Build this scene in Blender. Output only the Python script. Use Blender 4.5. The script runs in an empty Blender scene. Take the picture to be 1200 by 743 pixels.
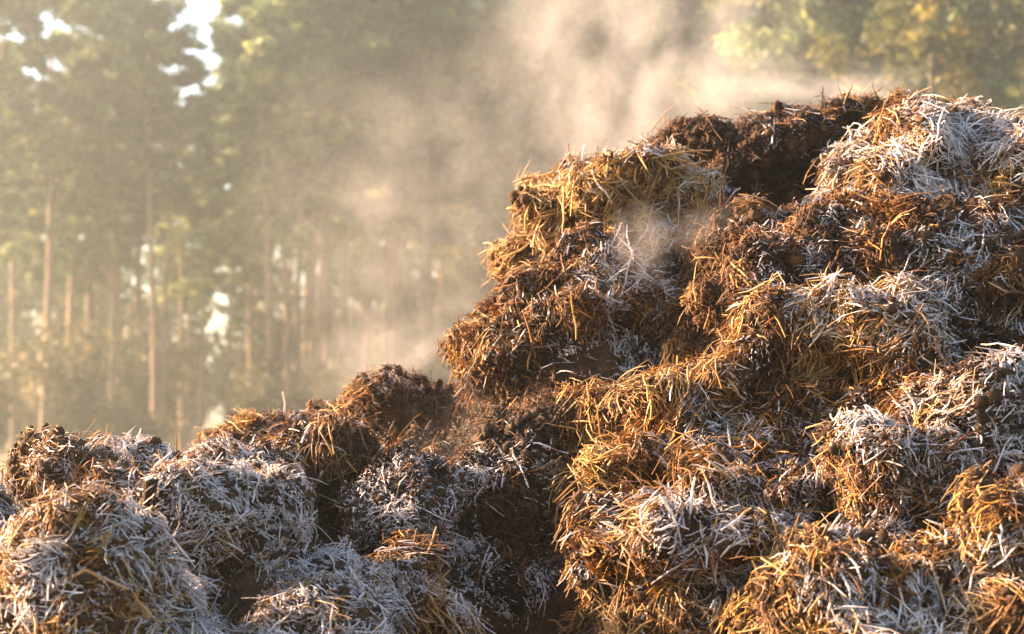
import bpy, bmesh, math, random
import numpy as np
from mathutils import Vector, Matrix, noise as mnoise

random.seed(11)
RNG = np.random.default_rng(11)
SC = bpy.context.scene
COL = SC.collection

# ------------------------------------------------------------------ camera
CAM_H = 1.30
PITCH = math.radians(2.66)
LENS = 70.0
K = 36.0 / LENS / 1200.0            # metres per photo pixel at 1 m
cam_d = bpy.data.cameras.new("camera")
cam = bpy.data.objects.new("camera", cam_d)
COL.objects.link(cam)
cam.location = (0, 0, CAM_H)
cam.rotation_euler = (math.radians(90) + PITCH, 0, 0)
cam_d.lens = LENS
cam_d.sensor_width = 36
cam_d.clip_start = 0.05
cam_d.clip_end = 2000
cam_d.dof.use_dof = True
cam_d.dof.focus_distance = 3.95
cam_d.dof.aperture_fstop = 5.2
SC.camera = cam


def at(px, py, Y):
    """point at distance Y along +Y that stands where the photo shows it"""
    x = (px - 600) * K
    u = (371.5 - py) * K
    dy = math.cos(PITCH) - u * math.sin(PITCH)
    dz = math.sin(PITCH) + u * math.cos(PITCH)
    t = Y / dy
    return Vector((x * t, Y, CAM_H + dz * t))


# ------------------------------------------------------------------ light
SUN_AZ = math.radians(69)            # to the left of the view
SUN_EL = math.radians(21)
SUN = Vector((-math.sin(SUN_AZ) * math.cos(SUN_EL), math.cos(SUN_AZ) * math.cos(SUN_EL), math.sin(SUN_EL)))
sl = bpy.data.lights.new("sun", 'SUN')
sl.energy = 5.0
sl.angle = math.radians(0.5)
sl.color = (1.0, 0.655, 0.40)
so = bpy.data.objects.new("sun", sl)
COL.objects.link(so)
so.rotation_euler = (-SUN).to_track_quat('-Z', 'Y').to_euler()
so.location = (-20, 10, 20)

w = bpy.data.worlds.new("World")
SC.world = w
w.use_nodes = True
nt = w.node_tree
bg = nt.nodes["Background"]
sky = nt.nodes.new("ShaderNodeTexSky")
sky.sky_type = 'NISHITA'
sky.sun_disc = False
sky.sun_elevation = SUN_EL
sky.sun_rotation = -SUN_AZ
sky.dust_density = 2.0
nt.links.new(sky.outputs[0], bg.inputs[0])
bg.inputs[1].default_value = 0.068

vs = SC.view_settings
vs.view_transform = 'Standard'
vs.look = 'None'
vs.exposure = 2.65
vs.gamma = 1.0
vs.use_curve_mapping = False
cy = SC.cycles
cy.max_bounces = 6
cy.diffuse_bounces = 3
cy.glossy_bounces = 1
cy.transmission_bounces = 2
cy.volume_bounces = 2
cy.transparent_max_bounces = 8
cy.use_denoising = True
cy.volume_step_rate = 1.0
cy.volume_max_steps = 256
cy.sample_clamp_indirect = 6.0


# ------------------------------------------------------------------ noise (numpy gradient noise)
_perm = np.random.default_rng(5).permutation(256)
_perm = np.concatenate([_perm, _perm, _perm])
_g = np.random.default_rng(6).normal(size=(256, 3))
_g /= np.linalg.norm(_g, axis=1)[:, None]


def pn(p):
    p = np.asarray(p, dtype=np.float64)
    i = np.floor(p).astype(int)
    f = p - i
    i &= 255
    u = f * f * f * (f * (f * 6 - 15) + 10)
    out = np.zeros(len(p))
    for dx in (0, 1):
        wx = u[:, 0] if dx else 1 - u[:, 0]
        for dy in (0, 1):
            wy = u[:, 1] if dy else 1 - u[:, 1]
            for dz in (0, 1):
                wz = u[:, 2] if dz else 1 - u[:, 2]
                h = _perm[_perm[_perm[(i[:, 0] + dx) & 255] + ((i[:, 1] + dy) & 255)] + ((i[:, 2] + dz) & 255)]
                g = _g[h]
                out += wx * wy * wz * (g[:, 0] * (f[:, 0] - dx) + g[:, 1] * (f[:, 1] - dy) + g[:, 2] * (f[:, 2] - dz))
    return out * 1.6


def unit(v):
    return v / (np.linalg.norm(v, axis=-1, keepdims=True) + 1e-9)


# ------------------------------------------------------------------ mesh helpers
def np_mesh(name, V, F, attrs=None, smooth=False):
    """F: (n,3) or (n,4) int array; attrs: dict of per-vertex floats"""
    me = bpy.data.meshes.new(name)
    V = np.ascontiguousarray(V, dtype=np.float32)
    F = np.ascontiguousarray(F, dtype=np.int32)
    n = F.shape[1]
    me.vertices.add(len(V))
    me.vertices.foreach_set("co", V.ravel())
    me.loops.add(F.size)
    me.loops.foreach_set("vertex_index", F.ravel())
    me.polygons.add(len(F))
    me.polygons.foreach_set("loop_start", np.arange(0, F.size, n, dtype=np.int32))
    me.polygons.foreach_set("loop_total", np.full(len(F), n, dtype=np.int32))
    if smooth:
        me.polygons.foreach_set("use_smooth", np.ones(len(F), dtype=bool))
    me.update(calc_edges=True)
    for k, a in (attrs or {}).items():
        at_ = me.attributes.new(k, 'FLOAT', 'POINT')
        at_.data.foreach_set("value", np.ascontiguousarray(a, dtype=np.float32))
    return me


def link(name, me, mat, parent=None):
    o = bpy.data.objects.new(name, me)
    COL.objects.link(o)
    if mat is not None:
        me.materials.append(mat)
    if parent is not None:
        o.parent = parent
    return o


def tag(o, label=None, cat=None, group=None, kind=None):
    if label: o["label"] = label
    if cat: o["category"] = cat
    if group: o["group"] = group
    if kind: o["kind"] = kind
    return o


def empty(name, loc, label=None, cat=None, group=None):
    o = bpy.data.objects.new(name, None)
    COL.objects.link(o)
    o.empty_display_size = 0.1
    o.location = loc
    return tag(o, label, cat, group)


def copy_tree(o):
    c = o.copy()
    COL.objects.link(c)
    for ch in o.children:
        d = ch.copy()
        COL.objects.link(d)
        d.parent = c
        for g in ch.children:
            e = g.copy()
            COL.objects.link(e)
            e.parent = d
    return c


# ------------------------------------------------------------------ materials
def new_mat(name):
    m = bpy.data.materials.new(name)
    m.use_nodes = True
    m.node_tree.nodes.clear()
    return m, m.node_tree


def node(t, typ, **kw):
    n = t.nodes.new(typ)
    for k, v in kw.items():
        setattr(n, k, v)
    return n


def ramp(t, stops):
    r = t.nodes.new("ShaderNodeValToRGB")
    el = r.color_ramp.elements
    while len(el) < len(stops):
        el.new(0.5)
    for e, (p, c) in zip(el, stops):
        e.position = p
        e.color = (*c, 1)
    return r


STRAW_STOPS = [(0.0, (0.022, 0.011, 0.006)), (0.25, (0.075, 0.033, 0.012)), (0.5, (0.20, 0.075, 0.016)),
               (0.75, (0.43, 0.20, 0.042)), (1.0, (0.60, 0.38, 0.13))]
FROST_C = (0.80, 0.76, 0.77, 1)


def straw_material(name, frost):
    m, t = new_mat(name)
    L = t.links.new
    out = node(t, "ShaderNodeOutputMaterial")
    a = node(t, "ShaderNodeAttribute", attribute_name="tone")
    geo = node(t, "ShaderNodeNewGeometry")
    n1 = node(t, "ShaderNodeTexNoise")
    n1.inputs["Scale"].default_value = 140
    n1.inputs["Detail"].default_value = 2
    L(geo.outputs["Position"], n1.inputs["Vector"])
    md = node(t, "ShaderNodeMath", operation='MULTIPLY_ADD')
    L(n1.outputs[0], md.inputs[0]); md.inputs[1].default_value = 0.30; md.inputs[2].default_value = -0.15
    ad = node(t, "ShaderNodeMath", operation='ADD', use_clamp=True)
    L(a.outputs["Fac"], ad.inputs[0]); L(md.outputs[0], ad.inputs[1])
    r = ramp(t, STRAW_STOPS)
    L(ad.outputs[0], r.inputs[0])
    n5 = node(t, "ShaderNodeTexNoise")
    n5.inputs["Scale"].default_value = 16; n5.inputs["Detail"].default_value = 4
    L(geo.outputs["Position"], n5.inputs["Vector"])
    m5 = node(t, "ShaderNodeMapRange")
    L(n5.outputs[0], m5.inputs[0]); m5.inputs[1].default_value = 0.35; m5.inputs[2].default_value = 0.62
    m5.inputs[3].default_value = 0.82; m5.inputs[4].default_value = 1.06
    hs = node(t, "ShaderNodeHueSaturation")
    L(m5.outputs[0], hs.inputs["Saturation"]); L(r.outputs[0], hs.inputs["Color"])
    col = hs.outputs[0]
    if frost:
        fa = node(t, "ShaderNodeAttribute", attribute_name="frost")
        n2 = node(t, "ShaderNodeTexNoise")
        n2.inputs["Scale"].default_value = 210
        n2.inputs["Detail"].default_value = 3
        n2.inputs["Roughness"].default_value = 0.7
        L(geo.outputs["Position"], n2.inputs["Vector"])
        # frost settles on the upper side of each stalk and in grains
        sx = node(t, "ShaderNodeSeparateXYZ")
        L(geo.outputs["Normal"], sx.inputs[0])
        up = node(t, "ShaderNodeMath", operation='MULTIPLY_ADD')
        L(sx.outputs[2], up.inputs[0]); up.inputs[1].default_value = 0.22; L(n2.outputs[0], up.inputs[2])
        sm = node(t, "ShaderNodeMath", operation='ADD')
        L(up.outputs[0], sm.inputs[0]); L(fa.outputs["Fac"], sm.inputs[1])
        mr = node(t, "ShaderNodeMapRange", interpolation_type='SMOOTHSTEP')
        L(sm.outputs[0], mr.inputs[0]); mr.inputs[1].default_value = 0.84; mr.inputs[2].default_value = 1.12
        mx = node(t, "ShaderNodeMix", data_type='RGBA')
        L(mr.outputs[0], mx.inputs[0]); L(col, mx.inputs[6]); mx.inputs[7].default_value = FROST_C
        col = mx.outputs[2]
    bs = node(t, "ShaderNodeBsdfPrincipled")
    bs.inputs["Roughness"].default_value = 0.55
    bs.inputs["Specular IOR Level"].default_value = 0.35
    L(col, bs.inputs["Base Color"])
    tr = node(t, "ShaderNodeBsdfTranslucent")
    L(col, tr.inputs[0])
    ms = node(t, "ShaderNodeMixShader")
    ms.inputs[0].default_value = 0.28
    L(bs.outputs[0], ms.inputs[1]); L(tr.outputs[0], ms.inputs[2])
    L(ms.outputs[0], out.inputs[0])
    return m


def dung_material(name, c0, c1, frost_amount):
    m, t = new_mat(name)
    L = t.links.new
    out = node(t, "ShaderNodeOutputMaterial")
    geo = node(t, "ShaderNodeNewGeometry")
    n1 = node(t, "ShaderNodeTexNoise")
    n1.inputs["Scale"].default_value = 26; n1.inputs["Detail"].default_value = 8; n1.inputs["Roughness"].default_value = 0.72
    L(geo.outputs["Position"], n1.inputs["Vector"])
    r = ramp(t, [(0.32, c0), (0.70, c1)])
    L(n1.outputs[0], r.inputs[0])
    col = r.outputs[0]
    if frost_amount > 0:
        n2 = node(t, "ShaderNodeTexNoise")
        n2.inputs["Scale"].default_value = 70; n2.inputs["Detail"].default_value = 5; n2.inputs["Roughness"].default_value = 0.75
        L(geo.outputs["Position"], n2.inputs["Vector"])
        sx = node(t, "ShaderNodeSeparateXYZ")
        L(geo.outputs["Normal"], sx.inputs[0])
        up = node(t, "ShaderNodeMath", operation='MULTIPLY_ADD')
        L(sx.outputs[2], up.inputs[0]); up.inputs[1].default_value = 0.2; L(n2.outputs[0], up.inputs[2])
        mr = node(t, "ShaderNodeMapRange", interpolation_type='SMOOTHSTEP')
        L(up.outputs[0], mr.inputs[0])
        mr.inputs[1].default_value = 0.86 - 0.30 * frost_amount; mr.inputs[2].default_value = 1.05 - 0.30 * frost_amount
        mx = node(t, "ShaderNodeMix", data_type='RGBA')
        L(mr.outputs[0], mx.inputs[0]); L(col, mx.inputs[6]); mx.inputs[7].default_value = FROST_C
        col = mx.outputs[2]
    n3 = node(t, "ShaderNodeTexNoise")
    n3.inputs["Scale"].default_value = 120; n3.inputs["Detail"].default_value = 6; n3.inputs["Roughness"].default_value = 0.7
    L(geo.outputs["Position"], n3.inputs["Vector"])
    bp = node(t, "ShaderNodeBump")
    bp.inputs["Strength"].default_value = 0.9; bp.inputs["Distance"].default_value = 0.012
    L(n3.outputs[0], bp.inputs["Height"])
    bs = node(t, "ShaderNodeBsdfPrincipled")
    bs.inputs["Roughness"].default_value = 0.85
    bs.inputs["Specular IOR Level"].default_value = 0.25
    L(col, bs.inputs["Base Color"]); L(bp.outputs[0], bs.inputs["Normal"])
    L(bs.outputs[0], out.inputs[0])
    return m


def leaf_material(name, c0, c1, c2):
    m, t = new_mat(name)
    L = t.links.new
    out = node(t, "ShaderNodeOutputMaterial")
    a = node(t, "ShaderNodeAttribute", attribute_name="tone")
    r = ramp(t, [(0.0, c0), (0.55, c1), (1.0, c2)])
    oi = node(t, "ShaderNodeObjectInfo")           # every tree has its own tint
    ov = node(t, "ShaderNodeMath", operation='MULTIPLY_ADD')
    L(oi.outputs["Random"], ov.inputs[0]); ov.inputs[1].default_value = 0.5; L(a.outputs["Fac"], ov.inputs[2])
    os_ = node(t, "ShaderNodeMath", operation='SUBTRACT', use_clamp=True)
    L(ov.outputs[0], os_.inputs[0]); os_.inputs[1].default_value = 0.2
    L(os_.outputs[0], r.inputs[0])
    d = node(t, "ShaderNodeBsdfPrincipled")
    d.inputs["Roughness"].default_value = 0.55
    L(r.outputs[0], d.inputs["Base Color"])
    tr = node(t, "ShaderNodeBsdfTranslucent")
    L(r.outputs[0], tr.inputs[0])
    ms = node(t, "ShaderNodeMixShader"); ms.inputs[0].default_value = 0.5
    L(d.outputs[0], ms.inputs[1]); L(tr.outputs[0], ms.inputs[2]); L(ms.outputs[0], out.inputs[0])
    return m


def bark_material(name, c0, c1):
    m, t = new_mat(name)
    L = t.links.new
    out = node(t, "ShaderNodeOutputMaterial")
    tc = node(t, "ShaderNodeTexCoord")
    mp = node(t, "ShaderNodeMapping"); mp.inputs["Scale"].default_value = (9, 9, 1.6)
    L(tc.outputs["Object"], mp.inputs[0])
    n1 = node(t, "ShaderNodeTexNoise"); n1.inputs["Scale"].default_value = 1.0; n1.inputs["Detail"].default_value = 6
    L(mp.outputs[0], n1.inputs["Vector"])
    r = ramp(t, [(0.35, c0), (0.65, c1)])
    L(n1.outputs[0], r.inputs[0])
    bs = node(t, "ShaderNodeBsdfPrincipled"); bs.inputs["Roughness"].default_value = 0.9
    L(r.outputs[0], bs.inputs["Base Color"]); L(bs.outputs[0], out.inputs[0])
    return m


M_STRAW = straw_material("straw", False)
M_FSTRAW = straw_material("frosted_straw", True)
DUNG = {
    0: dung_material("dung", (0.020, 0.011, 0.006), (0.18, 0.085, 0.034), 0.0),
    1: dung_material("dung_light_frost", (0.020, 0.011, 0.006), (0.16, 0.08, 0.036), 0.38),
    2: dung_material("dung_heavy_frost", (0.018, 0.011, 0.007), (0.12, 0.066, 0.032), 0.75),
    3: dung_material("clod_dung", (0.03, 0.02, 0.013), (0.13, 0.085, 0.055), 0.1),
}


# ------------------------------------------------------------------ straw builder
def stalks(P, N, T, L, W, tilt, curv, droop, tone, frost, seg=5, lift=0.0, kink=None):
    """triangular bent stalks. P base middle, N normal, T tangent; all (n,..)"""
    n = len(P)
    B = unit(np.cross(N, T))
    s = np.linspace(-0.5, 0.5, seg)
    S = s[None, :, None] * L[:, None, None]
    c = P[:, None, :] + T[:, None, :] * S
    hump = (tilt[:, None] * (s[None, :] + 0.35) * L[:, None] - curv[:, None] * (s[None, :] * L[:, None]) ** 2)
    c = c + N[:, None, :] * (hump + lift[:, None])[:, :, None]
    side = RNG.normal(0, 1, n)[:, None] * (s[None, :] ** 2) * L[:, None] * 0.16 + RNG.normal(0, 1, n)[:, None] * (s[None, :] ** 3) * L[:, None] * 0.35
    c = c + B[:, None, :] * side[:, :, None]
    dr = droop[:, None] * np.clip(s[None, :] + 0.3, 0, None) ** 2 * L[:, None]
    c[:, :, 2] -= dr
    kk = np.where(RNG.uniform(size=n) < 0.5, RNG.uniform(0.15, 0.8, n), 0.0)      # a sharp break part way along
    ks = RNG.choice(np.array([-0.25, 0.0, 0.25]), n)
    past = np.clip(s[None, :] - ks[:, None], 0, None) * (L * kk)[:, None]
    kd = unit(B * RNG.normal(0, 1, n)[:, None] - N * RNG.uniform(0, 1.0, n)[:, None])
    c = c + kd[:, None, :] * past[:, :, None]
    c += RNG.normal(0, 1, c.shape) * (W[:, None, None] * 0.22)
    # rings
    prof = np.array([0.72, 1.0, 1.0, 0.95, 0.6]) if seg == 5 else np.linspace(1, 0.7, seg)
    ang0 = RNG.uniform(0, 6.28, n)
    V = np.empty((n, seg, 3, 3))
    for k in range(3):
        a = ang0 + k * 2.094
        rad = 0.5 * W
        jit = RNG.uniform(0.75, 1.25, (n, seg))
        V[:, :, k, :] = c + (np.cos(a)[:, None, None] * B[:, None, :] * (prof[None, :, None] * rad[:, None, None]) +
                             np.sin(a)[:, None, None] * N[:, None, :] * (0.62 * prof[None, :, None] * rad[:, None, None])) * jit[:, :, None]
    V = V.reshape(-1, 3)
    base = (np.arange(n) * seg * 3)[:, None, None]
    q = []
    for i in range(seg - 1):
        for k in range(3):
            k2 = (k + 1) % 3
            q.append([i * 3 + k, i * 3 + k2, (i + 1) * 3 + k2, (i + 1) * 3 + k])
    F = (base + np.array(q)[None]).reshape(-1, 4)
    return V, F, np.repeat(tone, seg * 3), np.repeat((frost[:, None] + RNG.normal(0, 0.16, (n, seg)) + RNG.normal(0, 0.35, n)[:, None] * s[None, :]).ravel() * (frost > 0).repeat(seg), 3)


class Stack:
    def __init__(self):
        self.V, self.F, self.T, self.R, self.n = [], [], [], [], 0

    def add(self, r):
        V, F, t, f = r
        self.V.append(V); self.F.append(F + self.n); self.T.append(t); self.R.append(f); self.n += len(V)

    def mesh(self, name):
        return np_mesh(name, np.concatenate(self.V), np.concatenate(self.F),
                       {"tone": np.concatenate(self.T), "frost": np.concatenate(self.R)})


_ico = {}


def ico(level):
    if level not in _ico:
        bm = bmesh.new()
        bmesh.ops.create_icosphere(bm, subdivisions=level, radius=1.0)
        V = np.array([v.co[:] for v in bm.verts])
        F = np.array([[v.index for v in f.verts] for f in bm.faces])
        bm.free()
        _ico[level] = (V, F)
    return _ico[level]


ELL = []        # (centre, inverse rotation, radii) of every clump


def inside(P, skip):
    """smallest ellipsoid measure of the points over all other clumps"""
    m = np.full(len(P), 9.0)
    for i, (c, R, r) in enumerate(ELL):
        if i == skip: continue
        q = (P - c) @ R / r
        m = np.minimum(m, np.linalg.norm(q, axis=1))
    return m


SUNV = np.array(SUN)


def vert_normals(V, F):
    a, b, c = V[F[:, 0]], V[F[:, 1]], V[F[:, 2]]
    fn = np.cross(b - a, c - a)
    vn = np.zeros_like(V)
    for k in range(3):
        np.add.at(vn, F[:, k], fn)
    return unit(vn), fn


def cover(idx, origin, V, F, area_w, spec, straw, frosty, dens, crumbs=None, owner=None, smooth_area=None):
    """scatter straw over a surface (V in world space), written relative to origin"""
    vn, fn = vert_normals(V, F)
    ar = 0.5 * np.linalg.norm(fn, axis=1)
    if smooth_area is not None:
        ar = np.minimum(ar, 1.5 * smooth_area)
    fnu = unit(fn)
    cen = V[F].mean(axis=1)
    to_cam = unit(np.array([0, 0, CAM_H]) - cen)
    facing = (fnu * to_cam).sum(1)
    wgt = ar * np.where(facing > -0.45, 1.0, 0.22) * area_w
    if idx < 0:
        wgt = wgt * np.where(inside(cen, idx) < 0.86, 0.0, 1.0)
    else:
        wgt = wgt * np.where(owner[F].mean(1) > 0.045, 0.0, 1.0)
    wall_ = wgt.copy()
    bare = spec.get('bare', 0.25)
    bn = pn(cen * 8 + 50) + 0.5 * pn(cen * 19 + 8)
    wgt = wgt * np.clip((bn + 1.1 - 1.3 * bare) * 2.2, 0.10, 1.0)
    tot = wgt.sum()
    if tot <= 0: return
    comb = unit(np.array(spec.get('comb', (0.2, -0.5, -0.8)), dtype=float))
    fr, tone0, coarse, wild = spec['frost'], spec['tone'], spec.get('coarse', 0.5), spec.get('wild', 0.5)
    golden = spec.get('gold', 0.5)  # how strongly sunward straw is painted lighter
    # tufts
    kt = max(12, int(tot * 700))
    tf = RNG.choice(len(F), kt, p=wgt / tot)
    tcen = cen[tf]
    tn = unit(fnu[tf] * 0.6 + unit(tcen - np.array(origin)) * 0.6)
    td = comb[None] * spec.get('combw', 0.5) + RNG.normal(0, 0.30 + 0.75 * wild, (kt, 3))
    ttone = tone0 + RNG.normal(0, 0.10, kt) + 0.26 * pn(tcen * 8 + 31) + 0.20 * pn(tcen * 21 + 3)
    tfr = RNG.normal(0, 0.12, kt)
    tlift = RNG.uniform(0, 1, kt) ** 2 * 0.024
    ttilt = RNG.normal(0.08, 0.22, kt)
    tcurl = RNG.normal(0.8, 2.0, kt)

    def batch(n, lmin, lmax, wmin, wmax, tmin, tmax, tone_shift, lift_max, curv_s, droop_s, jit):
        n = int(n)
        if n < 1: return
        f = RNG.choice(len(F), n, p=wgt / tot)
        r1, r2 = np.sqrt(RNG.uniform(size=n)), RNG.uniform(size=n)
        A, Bv, C = V[F[f, 0]], V[F[f, 1]], V[F[f, 2]]
        P = A * (1 - r1)[:, None] + Bv * (r1 * (1 - r2))[:, None] + C * (r1 * r2)[:, None]
        Nn = unit(vn[F[f, 0]] * (1 - r1)[:, None] + vn[F[f, 1]] * (r1 * (1 - r2))[:, None] + vn[F[f, 2]] * (r1 * r2)[:, None])
        near = np.empty(n, dtype=int)
        for s in range(0, n, 2000):
            d = ((P[s:s + 2000, None, :] - tcen[None]) ** 2).sum(2)
            near[s:s + 2000] = d.argmin(1)
        D = td[near] + RNG.normal(0, jit, (n, 3))
        Nm = unit(Nn * 0.55 + tn[near] * 0.6)
        T = D - (D * Nm).sum(1)[:, None] * Nm
        T = unit(T)
        tone = ttone[near] + RNG.normal(0, 0.16, n) + tone_shift
        # sunward faces have thawed, the rest keeps its frost in patches
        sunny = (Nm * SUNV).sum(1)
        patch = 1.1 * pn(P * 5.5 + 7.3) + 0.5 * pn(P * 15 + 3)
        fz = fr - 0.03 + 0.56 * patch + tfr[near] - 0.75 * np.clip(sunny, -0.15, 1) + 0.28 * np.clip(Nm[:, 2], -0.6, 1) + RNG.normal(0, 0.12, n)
        # sunlight painted into the tone: sunward faces lighter, faces turned away darker
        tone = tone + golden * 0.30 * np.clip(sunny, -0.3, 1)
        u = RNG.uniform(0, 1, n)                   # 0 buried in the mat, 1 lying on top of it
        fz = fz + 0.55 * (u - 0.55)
        tone = tone - 0.58 * (1 - u) ** 1.2 + 0.15  # crevice shade painted into the buried straw, which is also dirtier
        L = RNG.uniform(lmin, lmax, n) * RNG.uniform(0.6, 1.0, n)
        W = RNG.uniform(wmin, wmax, n) * 1.3
        args = dict(tilt=RNG.uniform(tmin, tmax, n) + ttilt[near], curv=RNG.uniform(-0.3, 1, n) * curv_s + tcurl[near], droop=RNG.uniform(0, 1, n) * droop_s,
                    lift=-0.004 + u * (lift_max + tlift[near]))
        isf = fz > 0.42
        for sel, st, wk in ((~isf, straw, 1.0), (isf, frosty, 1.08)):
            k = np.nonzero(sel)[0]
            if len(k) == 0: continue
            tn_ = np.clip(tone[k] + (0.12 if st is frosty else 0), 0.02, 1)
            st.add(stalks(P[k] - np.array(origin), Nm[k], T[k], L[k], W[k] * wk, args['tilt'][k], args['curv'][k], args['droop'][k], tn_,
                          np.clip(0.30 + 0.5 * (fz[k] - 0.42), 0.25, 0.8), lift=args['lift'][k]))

    A = tot * dens
    z = spec.get('size', 1.0)
    k2 = 1 / z ** 1.6
    batch(A * k2 * 50000 * (1.5 - 1.0 * coarse), 0.006 * z, 0.022 * z, 0.0013 * z, 0.0036 * z, -0.5, 1.0, -0.10, 0.010, 8, 0.2, 1.0)      # chaff
    batch(A * k2 * 21000 * (0.6 + 0.7 * coarse), 0.02 * z, 0.055 * z, 0.0012 * z, 0.0030 * z, -0.3, 0.5, -0.02, 0.012, 3, 0.2, 0.30 + 0.45 * wild)   # short straw
    batch(A * k2 * 5600 * (0.05 + 1.35 * coarse), 0.045 * z, 0.115 * z, 0.0018 * z, 0.0048 * z, -0.15, 0.3, 0.10, 0.018, 1.5, 0.2, 0.22 + 0.35 * wild)   # long straw
    batch(A * 900 * (0.3 + 1.2 * wild), 0.02, 0.08, 0.0012, 0.0030, 0.3, 1.1, 0.10, 0.010, 2, 0.4, 0.7)            # stray stalks
    # crumbs of dung among the straw
    n = int(max(A, 0.6 * wall_.sum()) * 8000 * (1.3 - 0.9 * coarse))
    if crumbs is not None and n > 0:
        f = RNG.choice(len(F), n, p=wall_ / wall_.sum())
        P = cen[f] + RNG.normal(0, 0.003, (n, 3)) + fnu[f] * RNG.uniform(-0.002, 0.012, n)[:, None]
        U, FI = ico(2)
        k = len(U)
        rad = 0.0025 + 0.011 * RNG.uniform(0, 1, n) ** 3
        sc3 = rad[:, None] * RNG.uniform(0.6, 1.3, (n, 3))
        V3 = U[None] * sc3[:, None, :] * RNG.uniform(0.65, 1.3, (n, k, 1)) + (P - np.array(origin))[:, None, :]
        crumbs.append((V3.reshape(-1, 3), (FI[None] + (np.arange(n) * k)[:, None, None]).reshape(-1, 3)))


# ------------------------------------------------------------------ the clumps
def C(label, px, py, Y, rx, rz, ry=None, roll=0, dens=1.0, dung=0, **kw):
    s = dict(label=label, px=px, py=py, Y=Y, rx=rx, rz=rz, ry=ry, roll=roll, dens=dens, dung=dung)
    s.update(kw)
    return s


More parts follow.
